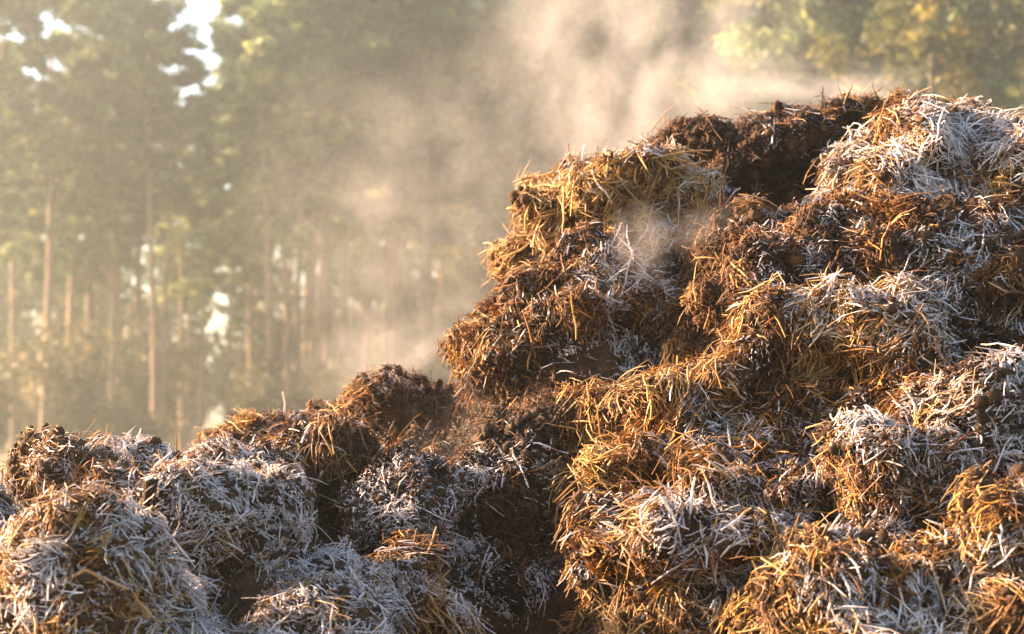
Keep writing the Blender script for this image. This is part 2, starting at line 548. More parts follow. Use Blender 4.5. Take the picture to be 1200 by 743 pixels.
CLUMPS = [
    C("golden straw clump at the upper left of the heap crest, steam behind it", 708, 288, 4.85, 112, 74, 95, roll=-30,
      frost=0.04, tone=0.95, coarse=0.75, wild=0.5, gold=0.8, combw=0.7, bare=0.1, comb=(-0.45, -0.3, -0.85)),
    C("dark brown dung mass along the crest with one frosty patch low on its face", 880, 256, 5.0, 150, 98, 110, roll=-10,
      frost=-0.05, tone=0.17, coarse=0.15, wild=0.5, gold=0.9, dens=0.85, bare=0.4, comb=(0.3, -0.4, -0.6)),
    C("big white frosted straw clump at the upper right edge of the heap", 1150, 226, 4.6, 205, 98, 130, roll=-8,
      frost=0.64, tone=0.50, coarse=0.95, wild=0.75, gold=0.5, dung=1, bare=0.3, comb=(-0.45, -0.5, -0.55)),
    C("small brown tuft on the very top of the heap", 1085, 190, 4.95, 46, 20, 45, roll=8,
      frost=-0.1, tone=0.42, coarse=0.5, wild=0.9, gold=0.8, comb=(-0.9, 0, 0.1)),
    C("low orange brown dung hump on the crest line left of the small tuft", 970, 194, 5.05, 95, 38, 80, roll=2,
      frost=-0.05, tone=0.36, coarse=0.4, wild=0.7, gold=0.9, comb=(-0.6, 0, -0.3)),
    C("mixed brown straw clump below the golden crest clump, frosty nest on its top", 668, 402, 4.6, 122, 92, 110, roll=-14,
      frost=0.02, tone=0.38, coarse=0.4, wild=0.8, gold=0.7, bare=0.35, comb=(-0.1, -0.4, -0.7)),
    C("orange brown crumbly clump in the middle of the heap with a bright left rim", 905, 362, 4.35, 125, 82, 105, roll=-22,
      frost=-0.05, tone=0.33, coarse=0.12, wild=0.8, gold=1.0, bare=0.4, comb=(-0.2, -0.4, -0.7)),
    C("dark clump at the right edge draped with white frosty straw", 1130, 362, 4.2, 105, 86, 95, roll=10,
      frost=0.2, tone=0.36, coarse=0.6, wild=0.6, gold=0.7, dung=1, bare=0.45, comb=(0.35, -0.4, -0.7)),
    C("long golden straw hanging down the centre of the heap over the dark hollow", 748, 548, 4.08, 72, 108, 80, roll=12,
      frost=0.06, tone=0.70, coarse=0.85, wild=0.4, gold=0.6, combw=0.9, comb=(-0.22, -0.2, -1.1)),
    C("brown clump right of the hanging golden straw with a fan of pale stalks", 915, 470, 4.12, 118, 84, 95, roll=-18,
      frost=0.04, tone=0.42, coarse=0.6, wild=0.6, gold=0.7, bare=0.35, comb=(-0.3, -0.4, -0.8)),
    C("pale fan of thick straw stalks under a frosty cap in mid heap", 1008, 432, 4.0, 52, 46, 45, roll=-15,
      frost=0.0, tone=0.72, coarse=1.0, wild=0.3, gold=0.3, dung=1, combw=0.9, comb=(-0.5, -0.4, -0.65)),
    C("frosty clump with dark clods at the lower right edge, orange left rim", 1082, 545, 3.72, 152, 98, 120, roll=-16,
      frost=0.46, tone=0.52, coarse=0.4, wild=0.5, gold=0.7, dung=2, bare=0.25, size=0.85, comb=(-0.35, -0.5, -0.6)),
    C("rounded frosty straw clump low in the centre, dark hole at its left foot", 795, 665, 3.6, 132, 108, 110, roll=-12,
      frost=0.42, tone=0.60, coarse=0.8, wild=0.45, gold=0.6, dung=1, comb=(-0.55, -0.4, -0.55)),
    C("bright golden straw clump in the bottom right corner", 1085, 720, 3.3, 205, 112, 120, roll=-24,
      frost=0.28, tone=0.62, coarse=0.65, wild=0.5, gold=0.8, size=0.85, comb=(-0.4, -0.5, -0.6)),
    C("small brown knoll behind the rounded frosty clump with a raised golden edge", 872, 560, 3.88, 70, 56, 60, roll=-25,
      frost=0.14, tone=0.48, coarse=0.6, wild=0.6, gold=0.8, comb=(-0.6, -0.3, -0.6)),
    C("dark crumbled dung slope running down to the left behind the hollow", 525, 574, 4.75, 170, 88, 110, roll=-16,
      frost=-0.05, tone=0.3, coarse=0.1, wild=0.4, gold=0.5, dens=0.7, bare=0.5, comb=(-0.4, -0.3, -0.5)),
    C("flat crest of the dung slope, fine chaff lit from behind", 410, 508, 4.95, 140, 34, 80, roll=-9,
      frost=0.10, tone=0.52, coarse=0.15, wild=0.6, gold=0.8, size=0.85, dens=1.0, comb=(-0.7, 0, -0.3)),
    C("golden tuft at the left end of the dung slope crest", 305, 560, 4.7, 62, 30, 55, roll=2,
      frost=-0.05, tone=0.58, coarse=0.5, wild=0.8, gold=0.8, comb=(-0.6, -0.2, -0.5)),
    C("small drooping straw clump in front of the dung slope", 358, 560, 4.2, 64, 46, 60, roll=0,
      frost=0.24, tone=0.55, coarse=0.9, wild=0.35, gold=0.6, combw=0.8, comb=(-0.3, -0.4, -0.8)),
    C("dark frost dusted dung lump left of the hollow", 490, 612, 4.0, 62, 54, 60, roll=25,
      frost=0.5, tone=0.20, coarse=0.1, wild=0.4, gold=0.5, dung=2, dens=0.7, size=0.75, bare=0.35, comb=(0.4, -0.4, -0.6)),
    C("frosted hump at the left with an orange sunlit top", 165, 578, 4.0, 125, 68, 100, roll=8,
      frost=0.5, tone=0.55, coarse=0.3, wild=0.9, gold=0.9, dung=1, size=0.8, bare=0.2, comb=(0.5, -0.4, -0.5)),
    C("long white frosted ridge sloping down to the right in the left foreground", 275, 655, 3.6, 195, 88, 110, roll=18,
      frost=0.57, tone=0.55, coarse=0.25, wild=0.85, gold=0.8, dung=2, size=0.75, bare=0.25, comb=(0.75, -0.3, -0.4)),
    C("frosty straw lump in the bottom left corner", 85, 718, 3.3, 155, 88, 110, roll=10,
      frost=0.5, tone=0.58, coarse=0.55, wild=0.7, gold=0.6, dung=1, size=0.8, bare=0.15, comb=(0.5, -0.4, -0.4)),
    C("frost covered lump cut by the left edge of the picture", -20, 650, 3.75, 92, 62, 80, roll=-10,
      frost=0.66, tone=0.40, coarse=0.4, wild=0.8, gold=0.6, dung=2, size=0.75, bare=0.3, comb=(0.5, -0.4, -0.5)),
    C("pale straw bundle hanging at the right end of the white frosted ridge", 470, 725, 3.72, 70, 78, 70, roll=-6,
      frost=0.34, tone=0.68, coarse=0.95, wild=0.4, gold=0.5, comb=(0.35, -0.3, -0.85)),
    C("dark hollow floor with faint frost between the two heaps", 590, 668, 4.12, 110, 90, 80, roll=0,
      frost=0.1, tone=0.14, coarse=0.2, wild=0.5, gold=0.3, dung=1, dens=1.0, bare=0.3, comb=(0.2, -0.4, -0.7)),
    C("smooth grey brown dung clod in the hollow under the mixed straw clump", 632, 558, 4.2, 56, 66, 55, roll=-10,
      frost=0.10, tone=0.26, coarse=0.1, wild=0.3, gold=0.4, dung=3, dens=0.35, comb=(0.1, -0.4, -0.8)),
    C("low frosted strip along the bottom edge under the long white ridge", 335, 752, 3.35, 125, 40, 70, roll=6,
      frost=0.6, tone=0.5, coarse=0.5, wild=0.8, gold=0.6, dung=2, size=0.75, comb=(0.7, -0.3, -0.3)),
    C("dark dung lump beside the frosty nest, between the crest and the middle clump", 830, 330, 4.75, 85, 52, 70, roll=-20,
      frost=0.0, tone=0.14, coarse=0.3, wild=0.5, gold=0.6, bare=0.6, comb=(0.1, -0.4, -0.7)),
    C("frosty nest of straw on top of the mixed brown clump", 702, 358, 4.5, 50, 17, 40, roll=0,
      frost=0.65, tone=0.45, coarse=0.85, wild=0.9, gold=0.4, dung=1, comb=(0.6, -0.4, -0.3)),
    C("small frost cap on the golden crest clump beside the upright white stalk", 738, 216, 4.8, 34, 10, 30, roll=-10,
      frost=0.7, tone=0.45, coarse=0.5, wild=0.8, gold=0.3, dung=2, comb=(0.7, -0.4, -0.2)),
    C("small frosted ledge under the big white clump", 992, 258, 4.5, 40, 14, 34, roll=0,
      frost=0.7, tone=0.4, coarse=0.5, wild=0.8, gold=0.3, dung=2, comb=(-0.4, -0.4, -0.4)),
    C("flat frosty cap lying over the pale fan of stalks", 1018, 402, 3.99, 42, 10, 34, roll=-6,
      frost=0.45, tone=0.6, coarse=0.7, wild=0.7, gold=0.3, dung=2, comb=(-0.8, -0.4, -0.1)),
    C("thin frosted ledge in the dark middle, left of the draped right clump", 985, 336, 4.22, 46, 11, 34, roll=6,
      frost=0.6, tone=0.4, coarse=0.3, wild=0.8, gold=0.3, dung=2, comb=(0.5, -0.4, -0.4)),
]

for s in CLUMPS:
    m = K * s['Y']
    c = at(s['px'], s['py'], s['Y'])
    s['c'] = np.array(c)
    s['r'] = np.array([s['rx'] * m, (s['ry'] or s['rz']) * m, s['rz'] * m])
    a = math.radians(-s['roll'])          # roll: clockwise drop towards the right is positive
    a = math.radians(s['roll'])
    R = np.array(Matrix.Rotation(a, 3, 'Y'))
    s['R'] = R
    ELL.append((s['c'], R, s['r']))


from mathutils.bvhtree import BVHTree
CORES = []


def make_clump(i, s):
    root = empty('straw_clump', s['c'] - np.array([0, 0, s['r'][2]]), s['label'], 'clump')
    base = np.array(root.location)
    U, F = ico(6)
    P = (U * s['r']) @ s['R'].T
    Wp = P + s['c']
    # the clumps are pressed into one compact mass: every clump's skin is its share of one common surface
    near = [j for j, (c, R, r) in enumerate(ELL) if j == i or np.linalg.norm(c - s['c']) < r.max() + s['r'].max() + 0.2]
    kf = 0.055
    for it in range(7):
        f = np.empty((len(near), len(Wp))); g = np.empty((len(near), len(Wp), 3))
        for a_, j in enumerate(near):
            c, R, r = ELL[j]
            q = (Wp - c) @ R / r
            ln = np.linalg.norm(q, axis=1) + 1e-6
            gg = (q / ln[:, None] / r) @ R.T
            gl = np.linalg.norm(gg, axis=1) + 1e-6
            f[a_] = (ln - 1) / gl
            g[a_] = gg / gl[:, None]
        fm = f.min(0)
        wts = np.exp(-np.clip((f - fm) / kf, 0, 30))
        sm = fm - kf * np.log(wts.sum(0))
        gr = (g * (wts / wts.sum(0))[:, :, None]).sum(0)
        own = f[near.index(i)]
        oth = np.delete(f, near.index(i), 0).min(0) if len(near) > 1 else np.full(len(Wp), 9.0)
        F_ = sm + 0.35 * np.clip(own - oth - 0.01, 0, 0.3)
        Wp = Wp - np.clip(0.8 * F_, -0.05, 0.05)[:, None] * unit(gr)
    tri = Wp[F]
    smooth_area = 0.5 * np.linalg.norm(np.cross(tri[:, 1] - tri[:, 0], tri[:, 2] - tri[:, 0]), axis=1)
    Q = Wp * np.array([1, 1, 0.7])
    D = 0.050 * pn(Wp * 4.4) + 0.055 * np.tanh(3.5 * pn(Wp * np.array([5, 5, 10]) + 9)) + 0.026 * np.tanh(3 * pn(Q * 12 + 2))
    D += 0.024 * pn(Q * 24 + 4) - 0.020 * np.abs(pn(Wp * 40)) + 0.015 * pn(Wp * 70) + 0.007 * pn(Wp * 150) - 0.022
    Wp = Wp + unit(gr) * D[:, None]
    Vw = Wp
    owner = own - oth
    CORES.append((Vw, F))
    me = np_mesh('dung_core', Vw - base, F, smooth=True)
    link('dung_core', me, DUNG[s['dung']], root)
    st, fr = Stack(), Stack()
    cr = []
    cover(i, base, Vw, F, 1.0, s, st, fr, s['dens'], cr, owner, smooth_area)
    if cr:
        o = link('dung_crumbs', np_mesh('dung_crumbs', cr[0][0], cr[0][1], smooth=True), DUNG[max(1, s['dung'])] if s['frost'] > 0.05 else DUNG[0], root); o["kind"] = "stuff"
    if st.n:
        o = link('straw_cover', st.mesh('straw_cover'), M_STRAW, root); o["kind"] = "stuff"
    if fr.n:
        o = link('frosted_straw', fr.mesh('frosted_straw'), M_FSTRAW, root); o["kind"] = "stuff"
    return root


for i, s in enumerate(CLUMPS):
    make_clump(i, s)


# ------------------------------------------------------------------ heap body beneath the clumps
def heap_body():
    root = empty('manure_heap', (0.6, 4.9, 0), "dark body of the manure heap showing in the gaps between its clumps", "manure heap")
    nx, ny = 330, 190
    X, Yg = np.meshgrid(np.linspace(-3.0, 4.2, nx), np.linspace(2.6, 8.6, ny), indexing='ij')
    x, y = X.ravel(), Yg.ravel()
    z = np.full(len(x), -0.3)
    extra = [(np.array([1.7, 5.0, 1.75]), np.array([.3, .3, .3])), (np.array([2.4, 4.9, 1.4]), np.array([.3, .3, .3])),
             (np.array([-1.6, 4.2, 0.85]), np.array([.3, .3, .2])), (np.array([1.6, 3.3, 0.75]), np.array([.3, .3, .2]))]
    for c, r in [(s['c'], s['r']) for s in CLUMPS] + extra:
        d = np.hypot(x - c[0], (y - c[1]) * np.where(y < c[1], 1.0, 0.8))
        h = c[2] - 0.12 * r[2] - 1.45 * np.clip(d - 0.55 * min(r[0], r[1]), 0, None)
        z = np.maximum(z, h)
    W3 = np.stack([x, y, z], 1)
    z = z + 0.05 * pn(W3 * 5) + 0.035 * pn(W3 * 13) + 0.02 * pn(W3 * 31)
    edge = np.minimum.reduce([x + 3.0, 4.2 - x, y - 2.6, 8.6 - y])
    z = np.where(edge < 0.04, -0.35, z)
    V = np.stack([x, y, z], 1)
    idx = np.arange(nx * ny).reshape(nx, ny)
    a, b, c, d = idx[:-1, :-1].ravel(), idx[1:, :-1].ravel(), idx[1:, 1:].ravel(), idx[:-1, 1:].ravel()
    F4 = np.stack([a, b, c, d], 1)
    base = np.array(root.location)
    link('dung_core', np_mesh('dung_core', V - base, F4, smooth=True), DUNG[1], root)
    F3 = np.concatenate([np.stack([a, b, c], 1), np.stack([a, c, d], 1)])
    zc = V[F3][:, :, 2].mean(1)
    aw = np.where(zc > 0.55, 1.0, 0.03)
    st, fr = Stack(), Stack()
    cover(-1, base, V, F3, aw, dict(frost=0.10, tone=0.15, coarse=0.08, wild=0.7, gold=0.5, bare=0.6, comb=(-0.2, -0.6, -0.6)), st, fr, 0.30)
    o = link('straw_cover', st.mesh('straw_cover'), M_STRAW, root); o["kind"] = "stuff"
    o = link('frosted_straw', fr.mesh('frosted_straw'), M_FSTRAW, root); o["kind"] = "stuff"


heap_body()


_v = np.concatenate([v for v, f in CORES])
_o = np.cumsum([0] + [len(v) for v, f in CORES])[:-1]
_f = np.concatenate([f + o for (v, f), o in zip(CORES, _o)])
BVH = BVHTree.FromPolygons(_v.tolist(), _f.tolist())


def on_heap(px, py):
    """the point of the heap's surface seen there (or the first one below it)"""
    o = Vector((0, 0, CAM_H))
    for k in range(40):
        d = (at(px, py + k * 3, 4.0) - o).normalized()
        h = BVH.ray_cast(o, d)
        if h[0] is not None:
            return h[0], k * 3
    return at(px, py, 4.0), 0


# ------------------------------------------------------------------ clods lying on the clumps
def clod(px, py, Y, r, label, seed, mat):
    U, F = ico(4)
    c = on_heap(px, py)[0] + Vector((0, -0.3 * r, 0.1 * r))
    d = 1 + 0.35 * pn(U * 1.3 + seed) + 0.22 * pn(U * 3.1 + seed) + 0.12 * pn(U * 7 + seed)
    V = U * d[:, None] * np.array([r, r * 0.9, r * 0.75])
    o = link('dung_clod', np_mesh('dung_clod', V, F, smooth=True), DUNG[mat])
    o.location = c
    tag(o, label, 'clod', 'loose dung clods lying on the straw')


for j, (px, py, r) in enumerate([(1118, 492, .013), (1146, 478, .016), (1150, 506, .015), (1176, 488, .017), (1128, 514, .010), (1190, 514, .012), (1168, 520, .010), (1105, 470, .011), (1135, 498, .009)]):
    clod(px, py, 0, r, "dark frost dusted clod among others on the frosty clump by the right edge", j * 3.3, 2)
clod(851, 638, 0, .02, "single dark clod with frost crystals stuck in the rounded frosty clump", 40, 2)
clod(760, 640, 0, .012, "small dark clod at the left of the rounded frosty clump", 50, 1)


# ------------------------------------------------------------------ loose stalks one can pick out
def stalk(pts, r, tone, frost, label):
    """one bent stalk through pixel waypoints (px,py,Y)"""
    root_, off = on_heap(pts[0][0], pts[0][1])
    dy = root_.y - 0.012 - pts[0][2]
    P = [at(p[0], p[1] + off, p[2] + dy) for p in pts]
    # refine
    Q = []
    for a, b in zip(P[:-1], P[1:]):
        for k in range(4):
            Q.append(a.lerp(b, k / 4))
    Q.append(P[-1])
    base = Q[0].copy()
    V, F = [], []
    n = len(Q)
    for k, p in enumerate(Q):
        t = (Q[min(k + 1, n - 1)] - Q[max(k - 1, 0)]).normalized()
        u = t.orthogonal().normalized(); v = t.cross(u)
        rr = r * (1.0 - 0.35 * k / (n - 1)) * random.uniform(0.85, 1.15)
        for j in range(6):
            a = j * math.pi / 3
            V.append((p - base + (u * math.cos(a) + v * math.sin(a)) * rr)[:])
    for k in range(n - 1):
        for j in range(6):
            j2 = (j + 1) % 6
            F.append((k * 6 + j, k * 6 + j2, (k + 1) * 6 + j2, (k + 1) * 6 + j))
    V = np.array(V)
    me = np_mesh('straw_stalk', V, np.array(F), {"tone": np.full(len(V), tone), "frost": np.full(len(V), frost)})
    o = link('straw_stalk', me, M_FSTRAW if frost > 0 else M_STRAW)
    o.location = base
    tag(o, label, 'straw stalk', 'single straw stalks standing out of the heap')


stalk([(684, 190, 4.70), (683, 176, 4.69), (685, 163, 4.68)], 0.0035, 0.8, 0.8, "short white frosted stalk standing upright on the golden crest clump")
stalk([(668, 198, 4.72), (667, 182, 4.72), (666, 168, 4.72)], 0.0022, 0.6, 0, "thin golden stalk standing upright left of the white frosted one")
stalk([(205, 508, 3.95), (207, 490, 3.95), (206, 470, 3.94)], 0.0022, 0.8, 0, "thin upright stalk on top of the frosted left hump")
stalk([(333, 485, 4.65), (334, 470, 4.65), (331, 456, 4.65)], 0.0028, 0.7, 0.6, "pale upright stalk on the golden tuft of the slope crest")
stalk([(665, 575, 3.98), (655, 588, 3.96), (651, 610, 3.95), (653, 650, 3.96)], 0.0028, 0.62, 0, "long thin stalk hanging into the dark hollow")
stalk([(700, 548, 3.98), (672, 566, 3.95), (650, 588, 3.94)], 0.0028, 0.85, 0, "bleached stalk poking left out of the hanging golden straw")
stalk([(930, 664, 3.38), (948, 682, 3.36), (965, 702, 3.34)], 0.0052, 0.95, 0, "thick pale chopped stalk lying on the rounded frosty clump")
stalk([(842, 722, 3.4), (856, 703, 3.4), (878, 682, 3.4)], 0.0030, 0.85, 0, "pale stalk slanting up right at the foot of the rounded frosty clump")
stalk([(940, 392, 3.92), (960, 388, 3.92), (985, 383, 3.92)], 0.0034, 0.7, 0.7, "white frosted stalk lying flat on the cap of the pale fan")
stalk([(985, 455, 3.9), (1005, 462, 3.88), (1032, 470, 3.88)], 0.0034, 0.9, 0.3, "thick pale stalk across the foot of the pale fan")
stalk([(632, 338, 4.4), (640, 360, 4.38), (652, 378, 4.38)], 0.003, 0.95, 0.2, "bleached stalk running down from the frosty nest")
stalk([(545, 520, 4.35), (562, 498, 4.35), (576, 478, 4.37)], 0.0026, 0.7, 0, "slanting golden stalk at the foot of the mixed straw clump")
stalk([(1040, 338, 4.0), (1052, 330, 4.0), (1068, 322, 4.0)], 0.0034, 0.8, 0.6, "frosted stalk poking out left of the draped right clump")
stalk([(60, 690, 3.0), (100, 668, 3.0), (150, 690, 3.0), (178, 722, 3.0)], 0.003, 0.85, 0.2, "long arched straw stalk over the bottom left lump")


# ------------------------------------------------------------------ ground
def ground():
    n = 150
    g = np.linspace(-1, 1, n)
    g = np.sign(g) * np.abs(g) ** 1.6 * 145
    X, Yg = np.meshgrid(g, g + 60, indexing='ij')
    x, y = X.ravel(), Yg.ravel()
    P = np.stack([x, y, np.zeros_like(x)], 1)
    z = 0.05 * pn(P * 0.9) + 0.12 * pn(P * 0.17 + 3) - 0.02
    idx = np.arange(n * n).reshape(n, n)
    F = np.stack([idx[:-1, :-1].ravel(), idx[1:, :-1].ravel(), idx[1:, 1:].ravel(), idx[:-1, 1:].ravel()], 1)
    m, t = new_mat("frosted_meadow")
    L = t.links.new
    out = node(t, "ShaderNodeOutputMaterial")
    geo = node(t, "ShaderNodeNewGeometry")
    n1 = node(t, "ShaderNodeTexNoise"); n1.inputs["Scale"].default_value = 3; n1.inputs["Detail"].default_value = 9; n1.inputs["Roughness"].default_value = 0.7
    L(geo.outputs["Position"], n1.inputs["Vector"])
    r = ramp(t, [(0.3, (0.05, 0.045, 0.02)), (0.55, (0.16, 0.14, 0.07)), (0.72, (0.45, 0.45, 0.44))])
    L(n1.outputs[0], r.inputs[0])
    bp = node(t, "ShaderNodeBump"); bp.inputs["Distance"].default_value = 0.1
    L(n1.outputs[0], bp.inputs["Height"])
    bs = node(t, "ShaderNodeBsdfPrincipled"); bs.inputs["Roughness"].default_value = 0.9
    L(r.outputs[0], bs.inputs["Base Color"]); L(bp.outputs[0], bs.inputs["Normal"]); L(bs.outputs[0], out.inputs[0])
    o = link('ground', np_mesh('ground', np.stack([x, y, z], 1), F, smooth=True), m)
    o["kind"] = "structure"


ground()

# ------------------------------------------------------------------ trees
M_BARK_PINE = bark_material("pine_bark", (0.12, 0.08, 0.055), (0.32, 0.21, 0.13))
M_BARK_GREY = bark_material("grey_bark", (0.06, 0.05, 0.04), (0.18, 0.14, 0.10))
M_NEEDLE = leaf_material("pine_needles", (0.035, 0.068, 0.026), (0.090, 0.145, 0.048), (0.36, 0.40, 0.13))
M_LEAF = leaf_material("autumn_leaves", (0.045, 0.06, 0.018), (0.12, 0.12, 0.03), (0.44, 0.36, 0.07))
M_SHRUB = leaf_material("shrub_leaves", (0.04, 0.05, 0.022), (0.09, 0.085, 0.035), (0.28, 0.21, 0.09))


def tube_np(pts, rads, sides=7):
    V, F = [], []
    n = len(pts)
    for k, p in enumerate(pts):
        t = (pts[min(k + 1, n - 1)] - pts[max(k - 1, 0)]).normalized()
        ref = Vector((1, 0, 0)) if abs(t.x) < 0.8 else Vector((0, 1, 0))
        u = (ref - t * ref.dot(t)).normalized(); v = t.cross(u)
        for j in range(sides):
            a = j * 2 * math.pi / sides
            V.append((p + (u * math.cos(a) + v * math.sin(a)) * rads[k])[:])
    for k in range(n - 1):
        for j in range(sides):
            j2 = (j + 1) % sides
            F.append((k * sides + j, k * sides + j2, (k + 1) * sides + j2, (k + 1) * sides + j))
    return np.array(V), np.array(F)


def merge(parts):
    V, F, n = [], [], 0
    for v, f in parts:
        V.append(v); F.append(f + n); n += len(v)
    return np.concatenate(V), np.concatenate(F)


def leaf_cloud(centres, radii, per, size, flat, tones):
    """many small quads scattered through clumps"""
    n = len(centres)
    cnt = np.maximum(3, (per * (radii / radii.mean()) ** 2).astype(int))
    ci = np.repeat(np.arange(n), cnt)
    m = len(ci)
    d = unit(RNG.normal(size=(m, 3))) * (RNG.uniform(0.0, 1, m) ** 0.5)[:, None]
    d[:, 2] *= flat
    P = centres[ci] + d * radii[ci][:, None]
    a = unit(RNG.normal(size=(m, 3))); b = unit(np.cross(a, RNG.normal(size=(m, 3))))
    sz = size * RNG.uniform(0.5, 1.3, m)
    a *= (sz * 1.5)[:, None]; b *= (sz * 0.6)[:, None]
    V = np.stack([P - a, P - b, P + a, P + b], 1).reshape(-1, 3)
    F = np.arange(m * 4).reshape(m, 4)
    tone = np.clip(tones[ci] + RNG.normal(0, 0.16, m), 0, 1)
    return V, F, np.repeat(tone, 4)


def make_tree(name, H, r0, crown_lo, crown_r, kind, seed, bark, leafmat, nb=26, per=90, twin=False):
    rnd = random.Random(seed)
    root = empty(name, (0, 0, 0))
    parts, cs, rs = [], [], []
    stems = [(0, 0, 1.0)] if not twin else [(-0.13, 0, 1.0), (0.14, 0.1, 0.93)]
    for sx, sy, hs in stems:
        ph1, ph2 = rnd.uniform(0, 6), rnd.uniform(0, 6)
        lean = rnd.uniform(-0.045, 0.045)
        pts, rad = [], []
        NN = 18
        for k in range(NN):
            f = k / (NN - 1)
            z = -0.25 + f * H * hs
            pts.append(Vector((sx * (1 + 0.6 * f) + lean * z + 0.22 * math.sin(f * 5 + ph1) * f, sy + 0.10 * math.sin(f * 4 + ph2) * f, z)))
            rad.append(r0 * hs * (1 - 0.82 * f) * (1.25 if k == 0 else 1))
        limbs = [tube_np(pts, rad, 9)]
        parts.append(limbs)
        for b in range(nb):
            f = crown_lo + (0.99 - crown_lo) * (b + rnd.random()) / nb
            fi = f * (NN - 1); k = min(int(fi), NN - 2)
            p0 = pts[k].lerp(pts[k + 1], fi - k)
            u = (f - crown_lo) / (1 - crown_lo)
            if kind == 'pine':
                ln = crown_r * (0.55 + 0.55 * math.sin(math.pi * min(1, 0.18 + 0.72 * u))) * rnd.uniform(0.55, 1.15) * (1.0 if u < .75 else 1.0 - (u - .75) * 2.6)
                up = 0.15 + 0.5 * u
            else:
                ln = crown_r * math.sin(math.pi * min(1, 0.15 + 0.80 * u)) ** 0.7 * rnd.uniform(0.6, 1.2)
                up = 0.35 + 0.6 * u
            ln = max(ln, 0.35)
            az = b * 2.4 + rnd.uniform(-0.5, 0.5)
            dv = Vector((math.cos(az), math.sin(az), up + rnd.uniform(-.15, .15))).normalized()
            bp, br = [], []
            for q in range(5):
                g = q / 4
                bp.append(p0 + dv * ln * g + Vector((0, 0, -0.12 * ln * g * g)) + Vector((rnd.uniform(-1, 1), rnd.uniform(-1, 1), rnd.uniform(-1, 1))) * 0.06 * ln * g)
                br.append(max(0.012, 0.30 * r0 * (1 - f * 0.7) * (1 - 0.8 * g)))
            limbs.append(tube_np(bp, br, 5))
            for q in ((2, 3, 4) if kind == 'pine' else (1, 2, 3, 4)):
                for _ in range(2):
                    cs.append(bp[q] + Vector((rnd.gauss(0, .22), rnd.gauss(0, .22), rnd.gauss(0.08, .16))) * crown_r * 0.5)
                    rs.append(rnd.uniform(0.2, 0.5) * crown_r * 0.43)
        # a few dead snags under the crown
        for b in range(6):
            f = rnd.uniform(0.25, crown_lo)
            fi = f * (NN - 1); k = min(int(fi), NN - 2)
            p0 = pts[k].lerp(pts[k + 1], fi - k)
            az = rnd.uniform(0, 6.28); ln = rnd.uniform(0.4, 1.2)
            dv = Vector((math.cos(az), math.sin(az), rnd.uniform(-.2, .3)))
            limbs.append(tube_np([p0, p0 + dv * ln * .5, p0 + dv * ln + Vector((0, 0, .1))], [0.022, 0.016, 0.008], 4))
    for grp in parts:
        v, f = merge(grp)
        link('trunk', np_mesh('trunk', v, f, smooth=True), bark, root)
    cs = np.array([c[:] for c in cs]); rs = np.array(rs)
    tones = np.array([rnd.gauss(0.42, 0.26) for _ in cs])
    v, f, tn = leaf_cloud(cs, rs, per, 0.075 if kind == 'pine' else 0.085, 0.65 if kind == 'pine' else 0.9, tones)
    link('crown', np_mesh('crown', v, f, {"tone": tn}), leafmat, root)
    return root


def make_shrub(seed, h, wd, mat):
    rnd = random.Random(seed)
    root = empty('undergrowth_shrub', (0, 0, 0))
    st, cs, rs = [], [], []
    for k in range(14):
        az = rnd.uniform(0, 6.28); sp = rnd.uniform(0.1, 0.5) * wd; hh = h * rnd.uniform(0.55, 1.0)
        tip = Vector((math.cos(az) * sp, math.sin(az) * sp, hh))
        mid = Vector((tip.x * .35, tip.y * .35, hh * .5))
        st.append(tube_np([Vector((0, 0, -.1)), mid, tip], [0.03, 0.02, 0.008], 5))
        for g in (0.3, 0.55, 0.8, 1.0):
            cs.append(mid.lerp(tip, max(0, g * 2 - 1)) if g > .5 else Vector((0, 0, 0)).lerp(mid, g * 2)); rs.append(rnd.uniform(0.2, 0.42) * wd * 0.5)
    v, f = merge(st)
    link('stems', np_mesh('stems', v, f, smooth=True), M_BARK_GREY, root)
    cs = np.array([c[:] for c in cs]); rs = np.array(rs)
    v, f, tn = leaf_cloud(cs, rs, 60, 0.07, 0.9, np.array([rnd.gauss(.4, .2) for _ in cs]))
    link('foliage', np_mesh('foliage', v, f, {"tone": tn}), mat, root)
    return root


PROTO = {
    'pine0': make_tree('pine_tree', 16.5, 0.18, 0.54, 2.3, 'pine', 1, M_BARK_PINE, M_NEEDLE, nb=34),
    'pine1': make_tree('pine_tree', 15.0, 0.15, 0.46, 2.1, 'pine', 2, M_BARK_PINE, M_NEEDLE, nb=32),
    'pine2': make_tree('pine_tree', 17.5, 0.20, 0.58, 2.5, 'pine', 3, M_BARK_PINE, M_NEEDLE, nb=34),
    'twin': make_tree('pine_tree', 15.5, 0.14, 0.58, 2.1, 'pine', 4, M_BARK_PINE, M_NEEDLE, nb=22, twin=True),
    'leaf0': make_tree('broadleaf_tree', 14.0, 0.16, 0.22, 2.9, 'leaf', 5, M_BARK_GREY, M_LEAF, nb=34, per=75),
    'leaf1': make_tree('broadleaf_tree', 12.0, 0.13, 0.20, 2.6, 'leaf', 6, M_BARK_GREY, M_NEEDLE, nb=32, per=75),
}
used = set()


def plant(kind, px, Y, label, group, scale=1.0, rz=None):
    if kind in used:
        o = copy_tree(PROTO[kind])
    else:
        o = PROTO[kind]; used.add(kind)
    o.location = ((px - 600) * K * Y, Y, 0)
    o.rotation_euler = (0, 0, random.uniform(0, 6.28) if rz is None else rz)
    o.scale = (scale, scale, scale * random.uniform(0.96, 1.04))
    for k in ('label', 'category', 'group'):
        if k in o: del o[k]
    tag(o, label, 'tree', group)


